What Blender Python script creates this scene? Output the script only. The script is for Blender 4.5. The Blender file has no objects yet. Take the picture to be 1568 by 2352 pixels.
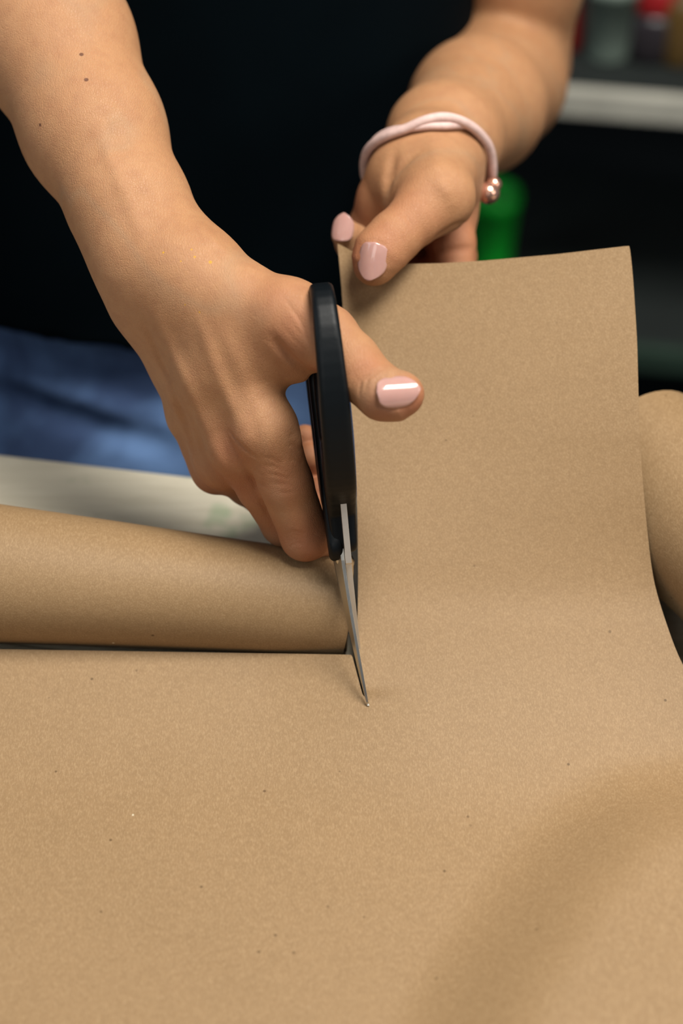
import bpy, bmesh, math, random
import numpy as np
from mathutils import Vector, Matrix

# ------------------------------------------------------------------ camera
W, HGT = 1568, 2352
TABLE_Z = 0.75
CAM_H = 0.65                       # camera height above the table top
PITCH = math.radians(42.0)
LENS = 70.0
FPX = LENS / 36.0 * HGT
SC = bpy.context.scene
cam_d = bpy.data.cameras.new('camera'); cam = bpy.data.objects.new('camera', cam_d)
SC.collection.objects.link(cam); SC.camera = cam
cam_d.sensor_fit = 'VERTICAL'; cam_d.sensor_height = 36.0; cam_d.sensor_width = 24.0
cam_d.lens = LENS; cam_d.clip_start = 0.02
cam.location = (0, 0, TABLE_Z + CAM_H)
cam.rotation_euler = (math.radians(90) - PITCH, 0, 0)
cam_d.dof.use_dof = True
cam_d.dof.focus_distance = 0.848
cam_d.dof.aperture_fstop = 4.2

# ------------------------------------------------------------------ light
wd = bpy.data.worlds.new('world'); SC.world = wd; wd.use_nodes = True
bg = wd.node_tree.nodes['Background']
bg.inputs[0].default_value = (0.55, 0.75, 1.0, 1); bg.inputs[1].default_value = 0.08

def area(name, loc, target, size, power, col, size_y=None):
    l = bpy.data.lights.new(name, 'AREA'); l.energy = power; l.color = col
    l.shape = 'RECTANGLE'; l.size = size; l.size_y = size_y or size
    o = bpy.data.objects.new(name, l); SC.collection.objects.link(o)
    o.location = loc
    d = Vector(target) - Vector(loc)
    o.rotation_euler = d.to_track_quat('-Z', 'Y').to_euler()
    return o
area('ceiling_light', (0.42, 0.60, 2.38), (0.0, 0.62, 0.75), 0.7, 43, (1.0, 0.95, 0.87))
area('window_light', (1.35, 0.0, 1.75), (0.0, 0.70, 0.85), 0.6, 7, (1.0, 0.93, 0.85))
area('fill_light_front', (-0.6, -1.0, 2.05), (0.0, 0.65, 0.8), 0.9, 6.5, (1.0, 0.95, 0.88))  # fill added from the camera side to brighten the raised strip
area('fill_light_left', (-1.7, 0.55, 1.75), (-0.05, 0.85, 0.8), 0.9, 5, (0.92, 0.96, 1.0))  # soft cool fill added from the left, no real window

SC.view_settings.view_transform = 'Standard'
SC.view_settings.look = 'None'
SC.view_settings.exposure = 0.0
SC.view_settings.gamma = 1.0
SC.view_settings.use_curve_mapping = False

# ------------------------------------------------------------------ helpers
CP, SP = math.cos(PITCH), math.sin(PITCH)
CAM = np.array([0, 0, TABLE_Z + CAM_H])
def P(px, py, d):
    """place seen at photo pixel (px,py), d metres in front of the lens plane -> world point"""
    u = (px - W / 2) / FPX; v = (HGT / 2 - py) / FPX
    return np.array([u * d, d * (CP + v * SP), TABLE_Z + CAM_H + d * (v * CP - SP)])
def PT(px, py, z=0.0):
    """pixel -> world point at height z above the table"""
    v = (HGT / 2 - py) / FPX
    return P(px, py, (CAM_H - z) / (SP - v * CP))
def PIX(q):
    q = np.asarray(q) - CAM
    d = q[..., 1] * CP - q[..., 2] * SP; v = q[..., 1] * SP + q[..., 2] * CP
    return W / 2 + q[..., 0] / d * FPX, HGT / 2 - v / d * FPX, d

def link(name, me, mat=None, parent=None, smooth=True):
    o = bpy.data.objects.new(name, me); SC.collection.objects.link(o)
    if mat is not None: me.materials.append(mat)
    if parent is not None: o.parent = parent
    if smooth:
        me.polygons.foreach_set('use_smooth', np.ones(len(me.polygons), dtype=bool))
    return o
def empty(name, loc=(0, 0, 0)):
    o = bpy.data.objects.new(name, None); SC.collection.objects.link(o); o.location = loc; return o
def adopt(child, parent):
    bpy.context.view_layer.update()
    child.parent = parent
    child.matrix_parent_inverse = Matrix.Translation(parent.location).inverted()
def tag(o, label=None, cat=None, group=None, kind=None):
    if label: o['label'] = label
    if cat: o['category'] = cat
    if group: o['group'] = group
    if kind: o['kind'] = kind
    return o
def mesh(name, verts, faces):
    me = bpy.data.meshes.new(name); me.from_pydata([tuple(v) for v in verts], [], [tuple(f) for f in faces]); me.update(); return me
def mesh_np(name, V, F):
    me = bpy.data.meshes.new(name)
    me.vertices.add(len(V)); me.vertices.foreach_set('co', V.astype(np.float32).ravel())
    n = F.shape[1]
    me.loops.add(F.size); me.loops.foreach_set('vertex_index', F.astype(np.int32).ravel())
    me.polygons.add(len(F)); me.polygons.foreach_set('loop_start', np.arange(0, F.size, n, dtype=np.int32))
    me.polygons.foreach_set('loop_total', np.full(len(F), n, dtype=np.int32))
    me.update(calc_edges=True); me.validate(); return me
def box(name, c, s, mat, parent=None, bevel=0.0, rz=0.0):
    bm = bmesh.new(); bmesh.ops.create_cube(bm, size=1)
    bmesh.ops.scale(bm, vec=s, verts=bm.verts)
    if bevel: bmesh.ops.bevel(bm, geom=bm.edges[:], offset=bevel, segments=2, profile=.5, affect='EDGES')
    bmesh.ops.rotate(bm, matrix=Matrix.Rotation(rz, 3, 'Z'), verts=bm.verts)
    bmesh.ops.translate(bm, vec=c, verts=bm.verts)
    me = bpy.data.meshes.new(name); bm.to_mesh(me); bm.free()
    return link(name, me, mat, parent, smooth=False)
def lathe(name, prof, c, mat, parent=None, n=32):
    V = []; F = []
    for r, z in prof:
        for i in range(n):
            a = 2 * math.pi * i / n; V.append((c[0] + r * math.cos(a), c[1] + r * math.sin(a), c[2] + z))
    for j in range(len(prof) - 1):
        for i in range(n):
            k = (i + 1) % n; F.append((j * n + i, j * n + k, (j + 1) * n + k, (j + 1) * n + i))
    F.append(tuple(range(n - 1, -1, -1))); m = (len(prof) - 1) * n; F.append(tuple(m + i for i in range(n)))
    return link(name, mesh(name, V, F), mat, parent)

# ------------------------------------------------------------------ materials
class Mat:
    def __init__(s, name):
        s.m = bpy.data.materials.new(name); s.m.use_nodes = True
        s.t = s.m.node_tree; s.b = s.t.nodes['Principled BSDF']
        s.tc = s.n('ShaderNodeTexCoord')
    def n(s, typ, **kw):
        nd = s.t.nodes.new(typ)
        for k, v in kw.items(): setattr(nd, k, v)
        return nd
    def l(s, a, b): s.t.links.new(a, b)
    def mapped(s, scale=(1, 1, 1), rot=(0, 0, 0)):
        mp = s.n('ShaderNodeMapping'); mp.inputs['Scale'].default_value = scale; mp.inputs['Rotation'].default_value = rot
        s.l(s.tc.outputs['Object'], mp.inputs[0]); return mp.outputs[0]
    def noise(s, sc, det=3, rough=.5, vec=None, dist=0):
        nd = s.n('ShaderNodeTexNoise'); nd.inputs['Scale'].default_value = sc; nd.inputs['Detail'].default_value = det
        nd.inputs['Roughness'].default_value = rough; nd.inputs['Distortion'].default_value = dist
        s.l(vec or s.tc.outputs['Object'], nd.inputs['Vector']); return nd.outputs['Fac']
    def vor(s, sc, feat='F1', vec=None, out='Distance'):
        nd = s.n('ShaderNodeTexVoronoi', feature=feat); nd.inputs['Scale'].default_value = sc
        s.l(vec or s.tc.outputs['Object'], nd.inputs['Vector']); return nd.outputs[out]
    def ramp(s, fac, stops):
        r = s.n('ShaderNodeValToRGB'); e = r.color_ramp.elements
        while len(e) < len(stops): e.new(.5)
        for i, (p, c) in enumerate(stops):
            e[i].position = p; e[i].color = (c, c, c, 1) if isinstance(c, (int, float)) else (*c, 1)
        s.l(fac, r.inputs[0]); return r.outputs[0]
    def mix(s, fac, a, b, mode='MIX'):
        m = s.n('ShaderNodeMix', data_type='RGBA', blend_type=mode)
        for i, x in ((0, fac), (6, a), (7, b)):
            if isinstance(x, (int, float)): m.inputs[i].default_value = x
            elif isinstance(x, tuple): m.inputs[i].default_value = (*x, 1)
            else: s.l(x, m.inputs[i])
        return m.outputs[2]
    def math(s, op, a, b=0.0):
        m = s.n('ShaderNodeMath', operation=op)
        for i, x in ((0, a), (1, b)):
            if isinstance(x, (int, float)): m.inputs[i].default_value = x
            else: s.l(x, m.inputs[i])
        return m.outputs[0]
    def bump(s, h, strength=.3, dist=.001, nrm=None):
        b = s.n('ShaderNodeBump'); b.inputs['Strength'].default_value = strength; b.inputs['Distance'].default_value = dist
        s.l(h, b.inputs['Height'])
        if nrm is not None: s.l(nrm, b.inputs['Normal'])
        s.l(b.outputs[0], s.b.inputs['Normal']); return b.outputs[0]
    def col(s, c):
        if isinstance(c, tuple): s.b.inputs['Base Color'].default_value = (*c, 1)
        else: s.l(c, s.b.inputs['Base Color'])
    def set(s, **kw):
        for k, v in kw.items(): s.b.inputs[k.replace('_', ' ')].default_value = v
        return s

def plain(name, c, rough=.5, metal=0.0, var=.12, sc=30):
    m = Mat(name); nz = m.noise(sc, 3)
    m.col(m.mix(m.ramp(nz, [(.3, 0.0), (.7, 1.0)]), tuple(x * (1 - var) for x in c), tuple(min(1, x * (1 + var)) for x in c)))
    m.set(Roughness=rough, Metallic=metal); return m

def kraft(name, seed=0.0, tone=1.0):
    m = Mat(name)
    v = m.mapped((1, 1, 1)); 
    big = m.noise(14, 3, .55, v); mid = m.noise(420, 4, .6, v); fib = m.noise(1600, 2, .6, m.mapped((1, .35, 1), (0, 0, .4)))
    base = m.mix(big, (.266 * tone, .167 * tone, .079 * tone), (.310 * tone, .196 * tone, .096 * tone))
    base = m.mix(m.ramp(mid, [(.35, 0.0), (.65, 1.0)]), m.mix(.2, base, (.15, .085, .035)), base)
    base = m.mix(m.ramp(fib, [(.45, 0.0), (.75, .22)]), base, (.62, .45, .26))
    sp = m.vor(85, vec=v); keep = m.ramp(m.noise(31, 1, .5, v), [(.52, 0.0), (.56, 1.0)])
    dark = m.math('MULTIPLY', m.ramp(sp, [(.045, 1.0), (.07, 0.0)]), keep)
    base = m.mix(m.math('MULTIPLY', dark, .75), base, (.10, .055, .02))
    sp2 = m.vor(42, vec=m.mapped((1.1, .9, 1), (.3, .2, .7))); keep2 = m.ramp(m.noise(23, 1, .5, m.mapped((1, 1, 1), (1, 0, 1))), [(.6, 0.0), (.63, 1.0)])
    base = m.mix(m.math('MULTIPLY', m.math('MULTIPLY', m.ramp(sp2, [(.022, 1.0), (.035, 0.0)]), keep2), .8), base, (.75, .68, .5))
    m.col(base); m.set(Roughness=.60, Specular_IOR_Level=.34)
    m.bump(m.math('ADD', mid, m.math('MULTIPLY', fib, .6)), .22, .00035)
    return m

M = {}
M['kraft'] = kraft('kraft_paper'); M['kraft_roll'] = kraft('kraft_paper_rolled', 2.0, .97)

def skin_mat(marks, specks):
    m = Mat('skin')
    at = m.n('ShaderNodeAttribute'); at.attribute_name = 'red'
    n1 = m.noise(28, 3, .6); n2 = m.noise(160, 3, .6)
    base = m.mix(n1, (.405, .198, .090), (.490, .262, .132))
    base = m.mix(m.ramp(n2, [(.4, 0.0), (.7, .35)]), base, (.34, .15, .075))
    base = m.mix(m.math('MULTIPLY', at.outputs['Fac'], 1.05), base, (.36, .105, .052))
    # veins, faint greenish
    vn = m.noise(11, 2, .5, m.mapped((1, 1, .4)), 1.2)
    base = m.mix(m.ramp(vn, [(.46, 0.0), (.5, .18), (.54, 0.0)]), base, (.33, .26, .17))
    for (pt, r, c) in marks + specks:
        g = m.n('ShaderNodeVectorMath', operation='DISTANCE'); m.l(m.tc.outputs['Object'], g.inputs[0])
        g.inputs[1].default_value = tuple(pt)
        f = m.ramp(m.math('DIVIDE', g.outputs['Value'], r), [(.6, .85), (1.0, 0.0)])
        base = m.mix(f, base, c)
    m.col(base)
    m.set(Roughness=.56, Specular_IOR_Level=.35, Subsurface_Weight=.10, Subsurface_Scale=.004)
    m.b.inputs['Subsurface Radius'].default_value = (1.0, .35, .18)
    lines = m.vor(1150, 'DISTANCE_TO_EDGE', m.mapped((1, .55, 1.0), (.3, .5, .6)))
    ln = m.ramp(lines, [(0, 0.0), (.16, 1.0)])
    lines2 = m.vor(520, 'DISTANCE_TO_EDGE', m.mapped((1.6, .5, .7), (0, .2, -.5)))
    ln2 = m.ramp(lines2, [(0, 0.0), (.09, 1.0)])
    h = m.math('ADD', m.math('MULTIPLY', ln, .5), m.math('ADD', m.math('MULTIPLY', ln2, .5), m.math('MULTIPLY', n2, .8)))
    m.bump(h, .45, .00036)
    return m.m

def nail_mat():
    m = Mat('nail_polish')
    m.col(m.mix(m.noise(220, 2), (.47, .262, .228), (.53, .31, .27)))
    m.set(Roughness=.12, Specular_IOR_Level=.5, Coat_Weight=.45, Coat_Roughness=.06, Subsurface_Weight=.1, Subsurface_Scale=.002)
    return m.m
M['nail'] = nail_mat()

def plastic():
    m = Mat('black_plastic'); m.col((.0018, .0036, .0052)); m.set(Roughness=.46, Specular_IOR_Level=.22)
    m.bump(m.noise(900, 3), .12, .0003); return m
M['black_plastic'] = plastic()
def steel(name, c, r):
    m = Mat(name); nz = m.noise(60, 4, .6, m.mapped((1, 1, 1)))
    m.col(m.mix(nz, tuple(x * .75 for x in c), c)); m.set(Metallic=1.0, Roughness=r)
    m.bump(m.noise(500, 3, .5, m.mapped((3, .5, .5))), .15, .0003); return m
M['steel'] = steel('brushed_steel', (.72, .70, .64), .32)
M['steel_spine'] = steel('lit_steel_spine', (.97, .96, .92), .5)  # lighter steel, the light caught along the spine painted into its colour

def shirt_mat():
    m = Mat('black_jersey'); m.col(m.mix(m.noise(25, 3), (.0006, .0024, .0038), (.001, .0036, .0055)))
    m.set(Roughness=.95, Specular_IOR_Level=.05); m.bump(m.noise(1500, 2), .2, .0005); return m
M['shirt'] = shirt_mat()
def denim():
    m = Mat('blue_denim')
    big = m.noise(9, 4, .6, None, .5); tw = m.n('ShaderNodeTexWave'); tw.inputs['Scale'].default_value = 380
    m.l(m.mapped((1, 1, 1), (0, .6, .3)), tw.inputs['Vector'])
    base = m.mix(m.ramp(big, [(.36, 0.0), (.64, 1.0)]), (.004, .027, .11), (.11, .22, .46))
    base = m.mix(m.math('MULTIPLY', tw.outputs['Fac'], .25), base, (.30, .38, .50))
    m.col(base); m.set(Roughness=.85, Specular_IOR_Level=.2); m.bump(tw.outputs['Fac'], .3, .0004); return m
M['denim'] = denim()
def tabletop():
    m = Mat('whitewashed_tabletop')
    gr = m.noise(30, 5, .65, m.mapped((.6, 6, 1), (0, 0, .17)), .6)
    base = m.mix(m.ramp(gr, [(.3, 0.0), (.7, 1.0)]), (.56, .51, .39), (.68, .63, .50))
    sp = m.vor(38, vec=m.mapped((1, 1.5, 1))); keep = m.ramp(m.noise(17, 1), [(.5, 0.0), (.56, 1.0)])
    base = m.mix(m.math('MULTIPLY', m.math('MULTIPLY', m.ramp(sp, [(.07, 1.0), (.17, 0.0)]), keep), .75), base, (.20, .17, .06))
    gn = m.ramp(m.noise(26, 3, .6, m.mapped((1, 1, 1), (1, 1, 0))), [(.62, 0.0), (.72, .5)])
    base = m.mix(gn, base, (.22, .36, .19))
    m.col(base); m.set(Roughness=.6); m.bump(gr, .2, .001); return m
M['table'] = tabletop()
M['wood'] = plain('dark_wood', (.16, .11, .07), .6)

# ------------------------------------------------------------------ SDF modelling
def smin(a, b, k):
    h = np.maximum(k - np.abs(a - b), 0.0) / k
    return np.minimum(a, b) - h * h * k * .25
def seg(p, a, b, ra, rb, flat=None):
    ba = b - a; pa = p - a
    t = np.clip(pa @ ba / max(ba @ ba, 1e-12), 0, 1)
    q = pa - t[:, None] * ba
    if flat is None:
        return np.sqrt((q * q).sum(1)) - (ra + (rb - ra) * t)
    n, s = flat; qn = q @ n
    return (np.sqrt(np.maximum((q * q).sum(1) - qn * qn + (qn / s) ** 2, 0)) - (ra + (rb - ra) * t)) * min(1, s) ** .5
def chain(pts, k=.003, flat=None):
    """pts: list of (world point, radius)"""
    pts = [(np.asarray(a, float), r) for a, r in pts]
    c = np.mean([a for a, _ in pts], 0); R = max(np.linalg.norm(a - c) + r for a, r in pts)
    def f(p):
        d = None
        for (a, ra), (b, rb) in zip(pts[:-1], pts[1:]):
            e = seg(p, a, b, ra, rb, flat)
            d = e if d is None else smin(d, e, k)
        return d
    f.c = c; f.R = R; return f
def bound(f, margin=.03):
    """evaluate only near; elsewhere a lower bound"""
    def g(p):
        lb = np.sqrt(((p - f.c) ** 2).sum(1)) - f.R
        out = lb + 0.0; m = lb < margin
        if m.any(): out[m] = f(p[m])
        return out
    g.c = f.c; g.R = f.R; return g
def polydist(p, pts, wts=None):
    d = np.full(len(p), 1e9); w = np.zeros(len(p))
    for k, (a, b) in enumerate(zip(pts[:-1], pts[1:])):
        ba = b - a; pa = p - a; t = np.clip(pa @ ba / max(ba @ ba, 1e-12), 0, 1)
        q = pa - t[:, None] * ba; e = (q * q).sum(1); m = e < d
        d[m] = e[m]
        if wts is not None: w[m] = wts[k] + (wts[k + 1] - wts[k]) * t[m]
    return np.sqrt(d) if wts is None else (np.sqrt(d), w)
class Relief:
    """raised (amp<0) or grooved (amp>0) lines laid on a surface"""
    def __init__(s): s.items = []
    def add(s, pts, amp, sig):
        pts = np.array(pts, float); c = pts.mean(0); R = np.sqrt(((pts - c) ** 2).sum(1)).max() + 3 * sig
        s.items.append((pts, amp, sig, c, R))
    def __call__(s, p, d):
        d = d.copy()
        for pts, amp, sig, c, R in s.items:
            m = ((p - c) ** 2).sum(1) < R * R
            if m.any():
                n = len(pts); wt = np.sin(np.pi * (np.arange(n) + .35) / (n - .3)) ** .8
                q, w = polydist(p[m], pts, wt); d[m] += amp * w * np.exp(-(q / sig) ** 2)
        return d
def raycast(f, px, py, d0=.6, d1=1.3):
    o = CAM; t = d0
    for _ in range(400):
        q = P(px, py, t); v = f(q[None])[0]
        if v < 1e-5: return q
        t += max(v * .6, 1e-5)
        if t > d1: return None
    return P(px, py, t)
def on(f, pts, near=None):
    out = []
    for x, y in pts:
        q = raycast(f, x, y)
        if q is not None: out.append(q)
    return out
def grad(f, p, e=3e-4):
    g = np.zeros_like(p)
    for k in ((1, -1, -1), (-1, -1, 1), (-1, 1, -1), (1, 1, 1)):
        k = np.array(k, float); g += k * f(p + k * e)[:, None]
    g /= 4 * e; return g
def project(f, V, it=2):
    for _ in range(it):
        d = f(V); g = grad(f, V); n2 = np.maximum((g * g).sum(1), .05)
        step = np.clip(d / n2, -.003, .003); V = V - g * step[:, None]
    return V
def surface_nets(f, lo, hi, h, B=8):
    lo = np.array(lo, float); n = (np.ceil((np.array(hi) - lo) / h / B).astype(int)) * B
    F = np.empty(n, np.float32); nb = n // B
    bi = np.stack(np.meshgrid(*[np.arange(k) for k in nb], indexing='ij'), -1).reshape(-1, 3)
    cen = lo + (bi * B + (B - 1) / 2) * h
    cv = f(cen)
    Fb = F.reshape(nb[0], B, nb[1], B, nb[2], B)
    Fb[:] = cv.reshape(nb[0], 1, nb[1], 1, nb[2], 1)
    act = bi[np.abs(cv) < B * h * 1.25]
    off = np.stack(np.meshgrid(*[np.arange(B)] * 3, indexing='ij'), -1).reshape(-1, 3)
    for s in range(0, len(act), 400):
        a = act[s:s + 400]
        pts = lo + (a[:, None, :] * B + off[None]) * h
        val = f(pts.reshape(-1, 3)).reshape(len(a), B, B, B)
        for i, q in enumerate(a):
            Fb[q[0], :, q[1], :, q[2], :] = val[i]
    S = F < 0
    idx = -np.ones([k - 1 for k in n], np.int32)
    c = [S[i:n[0] - 1 + i, j:n[1] - 1 + j, k:n[2] - 1 + k] for i in (0, 1) for j in (0, 1) for k in (0, 1)]
    anyc = c[0].copy(); allc = c[0].copy()
    for x in c[1:]: anyc |= x; allc &= x
    cells = np.argwhere(anyc & ~allc); idx[tuple(cells.T)] = np.arange(len(cells))
    acc = np.zeros((len(cells), 3)); cnt = np.zeros(len(cells))
    corners = [(i, j, k) for i in (0, 1) for j in (0, 1) for k in (0, 1)]
    vals = {q: F[cells[:, 0] + q[0], cells[:, 1] + q[1], cells[:, 2] + q[2]] for q in corners}
    for a in corners:
        for ax in range(3):
            if a[ax] == 0:
                b = list(a); b[ax] = 1; b = tuple(b)
                va, vb = vals[a], vals[b]; m = (va < 0) != (vb < 0)
                t = va[m] / (va[m] - vb[m])
                pos = np.tile(np.array(a, float), (m.sum(), 1)); pos[:, ax] += t
                acc[m] += pos; cnt[m] += 1
    V = lo + (cells + acc / cnt[:, None]) * h
    quads = []
    for ax in range(3):
        s0 = [slice(None)] * 3; s1 = [slice(None)] * 3; s0[ax] = slice(0, n[ax] - 1); s1[ax] = slice(1, n[ax])
        A = S[tuple(s0)]; Bx = S[tuple(s1)]
        e = np.argwhere(A != Bx)
        o1, o2 = (ax + 1) % 3, (ax + 2) % 3
        e = e[(e[:, o1] > 0) & (e[:, o2] > 0) & (e[:, o1] < n[o1] - 1) & (e[:, o2] < n[o2] - 1)]
        ins = A[tuple(e.T)]
        def cell(d1, d2):
            q = e.copy(); q[:, o1] -= d1; q[:, o2] -= d2; return idx[tuple(q.T)]
        q = np.stack([cell(1, 1), cell(0, 1), cell(0, 0), cell(1, 0)], 1)
        q[~ins] = q[~ins][:, ::-1]; quads.append(q)
    Q = np.concatenate(quads); Q = Q[(Q >= 0).all(1)]
    return V, Q
def tris_of(Q): return np.concatenate([Q[:, [0, 1, 2]], Q[:, [0, 2, 3]]])
def refine(V, T, mask):
    """red-green subdivision of triangles selected by mask(V)->bool per vertex"""
    vm = mask(V); sel = vm[T].any(1)
    E = np.concatenate([T[:, [0, 1]], T[:, [1, 2]], T[:, [2, 0]]]); Es = np.sort(E, 1)
    key = Es[:, 0].astype(np.int64) * (len(V) + 1) + Es[:, 1]
    uk, inv = np.unique(key, return_inverse=True)
    mark = np.zeros(len(uk), bool); mark[inv[np.tile(sel, 3)]] = True
    newid = -np.ones(len(uk), np.int64); newid[mark] = len(V) + np.arange(mark.sum())
    a = (uk[mark] // (len(V) + 1)); b = uk[mark] % (len(V) + 1)
    V2 = np.concatenate([V, (V[a] + V[b]) / 2])
    n = len(T); m = newid[inv].reshape(3, n).T          # mid of edges 01,12,20
    c = (m >= 0).sum(1); out = [T[c == 0]]
    t = T[c == 3]; q = m[c == 3]
    out += [np.stack([t[:, 0], q[:, 0], q[:, 2]], 1), np.stack([q[:, 0], t[:, 1], q[:, 1]], 1), np.stack([q[:, 2], q[:, 1], t[:, 2]], 1), q]
    for r in range(3):
        i0, i1, i2 = r, (r + 1) % 3, (r + 2) % 3
        s = (c == 1) & (m[:, i0] >= 0); t = T[s]; q = m[s][:, i0]
        out += [np.stack([t[:, i0], q, t[:, i2]], 1), np.stack([q, t[:, i1], t[:, i2]], 1)]
        s = (c == 2) & (m[:, i2] < 0); t = T[s]; q0 = m[s][:, i0]; q1 = m[s][:, i1]
        out += [np.stack([q0, t[:, i1], q1], 1), np.stack([t[:, i0], q0, q1], 1), np.stack([t[:, i0], q1, t[:, i2]], 1)]
    return V2, np.concatenate(out)
def sweep(name, pts, radii, mat, parent=None, n=12, closed=False, squash=1.0):
    pts = [Vector(p) for p in pts]; V = []; F = []; N = len(pts); up = None
    for i, p in enumerate(pts):
        if closed: t = (pts[(i + 1) % N] - pts[i - 1]).normalized()
        else: t = (pts[min(i + 1, N - 1)] - pts[max(i - 1, 0)]).normalized()
        if up is None: up = t.orthogonal().normalized()
        up = (up - t * up.dot(t)).normalized(); sd = t.cross(up)
        r = radii[i] if hasattr(radii, '__len__') else radii
        for k in range(n):
            a = 2 * math.pi * k / n; V.append(p + up * (r * math.cos(a)) + sd * (r * squash * math.sin(a)))
    for i in range(N if closed else N - 1):
        j = (i + 1) % N
        for k in range(n):
            l = (k + 1) % n; F.append((i * n + k, i * n + l, j * n + l, j * n + k))
    if not closed: F.append(tuple(range(n - 1, -1, -1))); F.append(tuple((N - 1) * n + k for k in range(n)))
    return link(name, mesh(name, V, F), mat, parent)

# ================================================================== STRUCTURE
floor = box('floor', (0, 1.0, -.05), (6, 6, .1), plain('concrete_floor', (.008, .012, .013), .9).m); tag(floor, kind='structure')
wall = box('wall_back', (0, 2.9, 1.35), (6, .1, 2.7), plain('dark_wall', (.006, .011, .012), .9).m); tag(wall, kind='structure')

# ================================================================== TABLE
tr = empty('work_table', (0, .38, 0)); tag(tr, 'whitewashed wooden work table with worn pale top', 'table')
EDGE = math.radians(-10.0)
eA = PT(0, 1040)[:2]                                    # far edge passes here
dirv = np.array([math.cos(EDGE), math.sin(EDGE)]); nrm = np.array([-dirv[1], dirv[0]])
def tab(u, w):  # u along the edge, w from the edge towards the camera
    q = eA + dirv * u - nrm * w; return q
nb = 6; bw = .76 / nb
for i in range(nb):
    c = tab(.25, bw * (i + .5))
    o = box('board', (c[0], c[1], TABLE_Z - .016), (1.7, bw - .0016, .032), M['table'].m, None, .0018, EDGE); adopt(o, tr)
for su, sw in ((-.5, .06), (1.0, .06), (-.5, .70), (1.0, .70)):
    c = tab(su, sw); o = box('leg', (c[0], c[1], (TABLE_Z - .032) / 2), (.06, .06, TABLE_Z - .032), M['wood'].m, None, .003, EDGE); adopt(o, tr)
for sw in (.06, .70):
    c = tab(.25, sw); o = box('apron', (c[0], c[1], TABLE_Z - .072), (1.44, .022, .08), M['wood'].m, None, .002, EDGE); adopt(o, tr)

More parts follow.
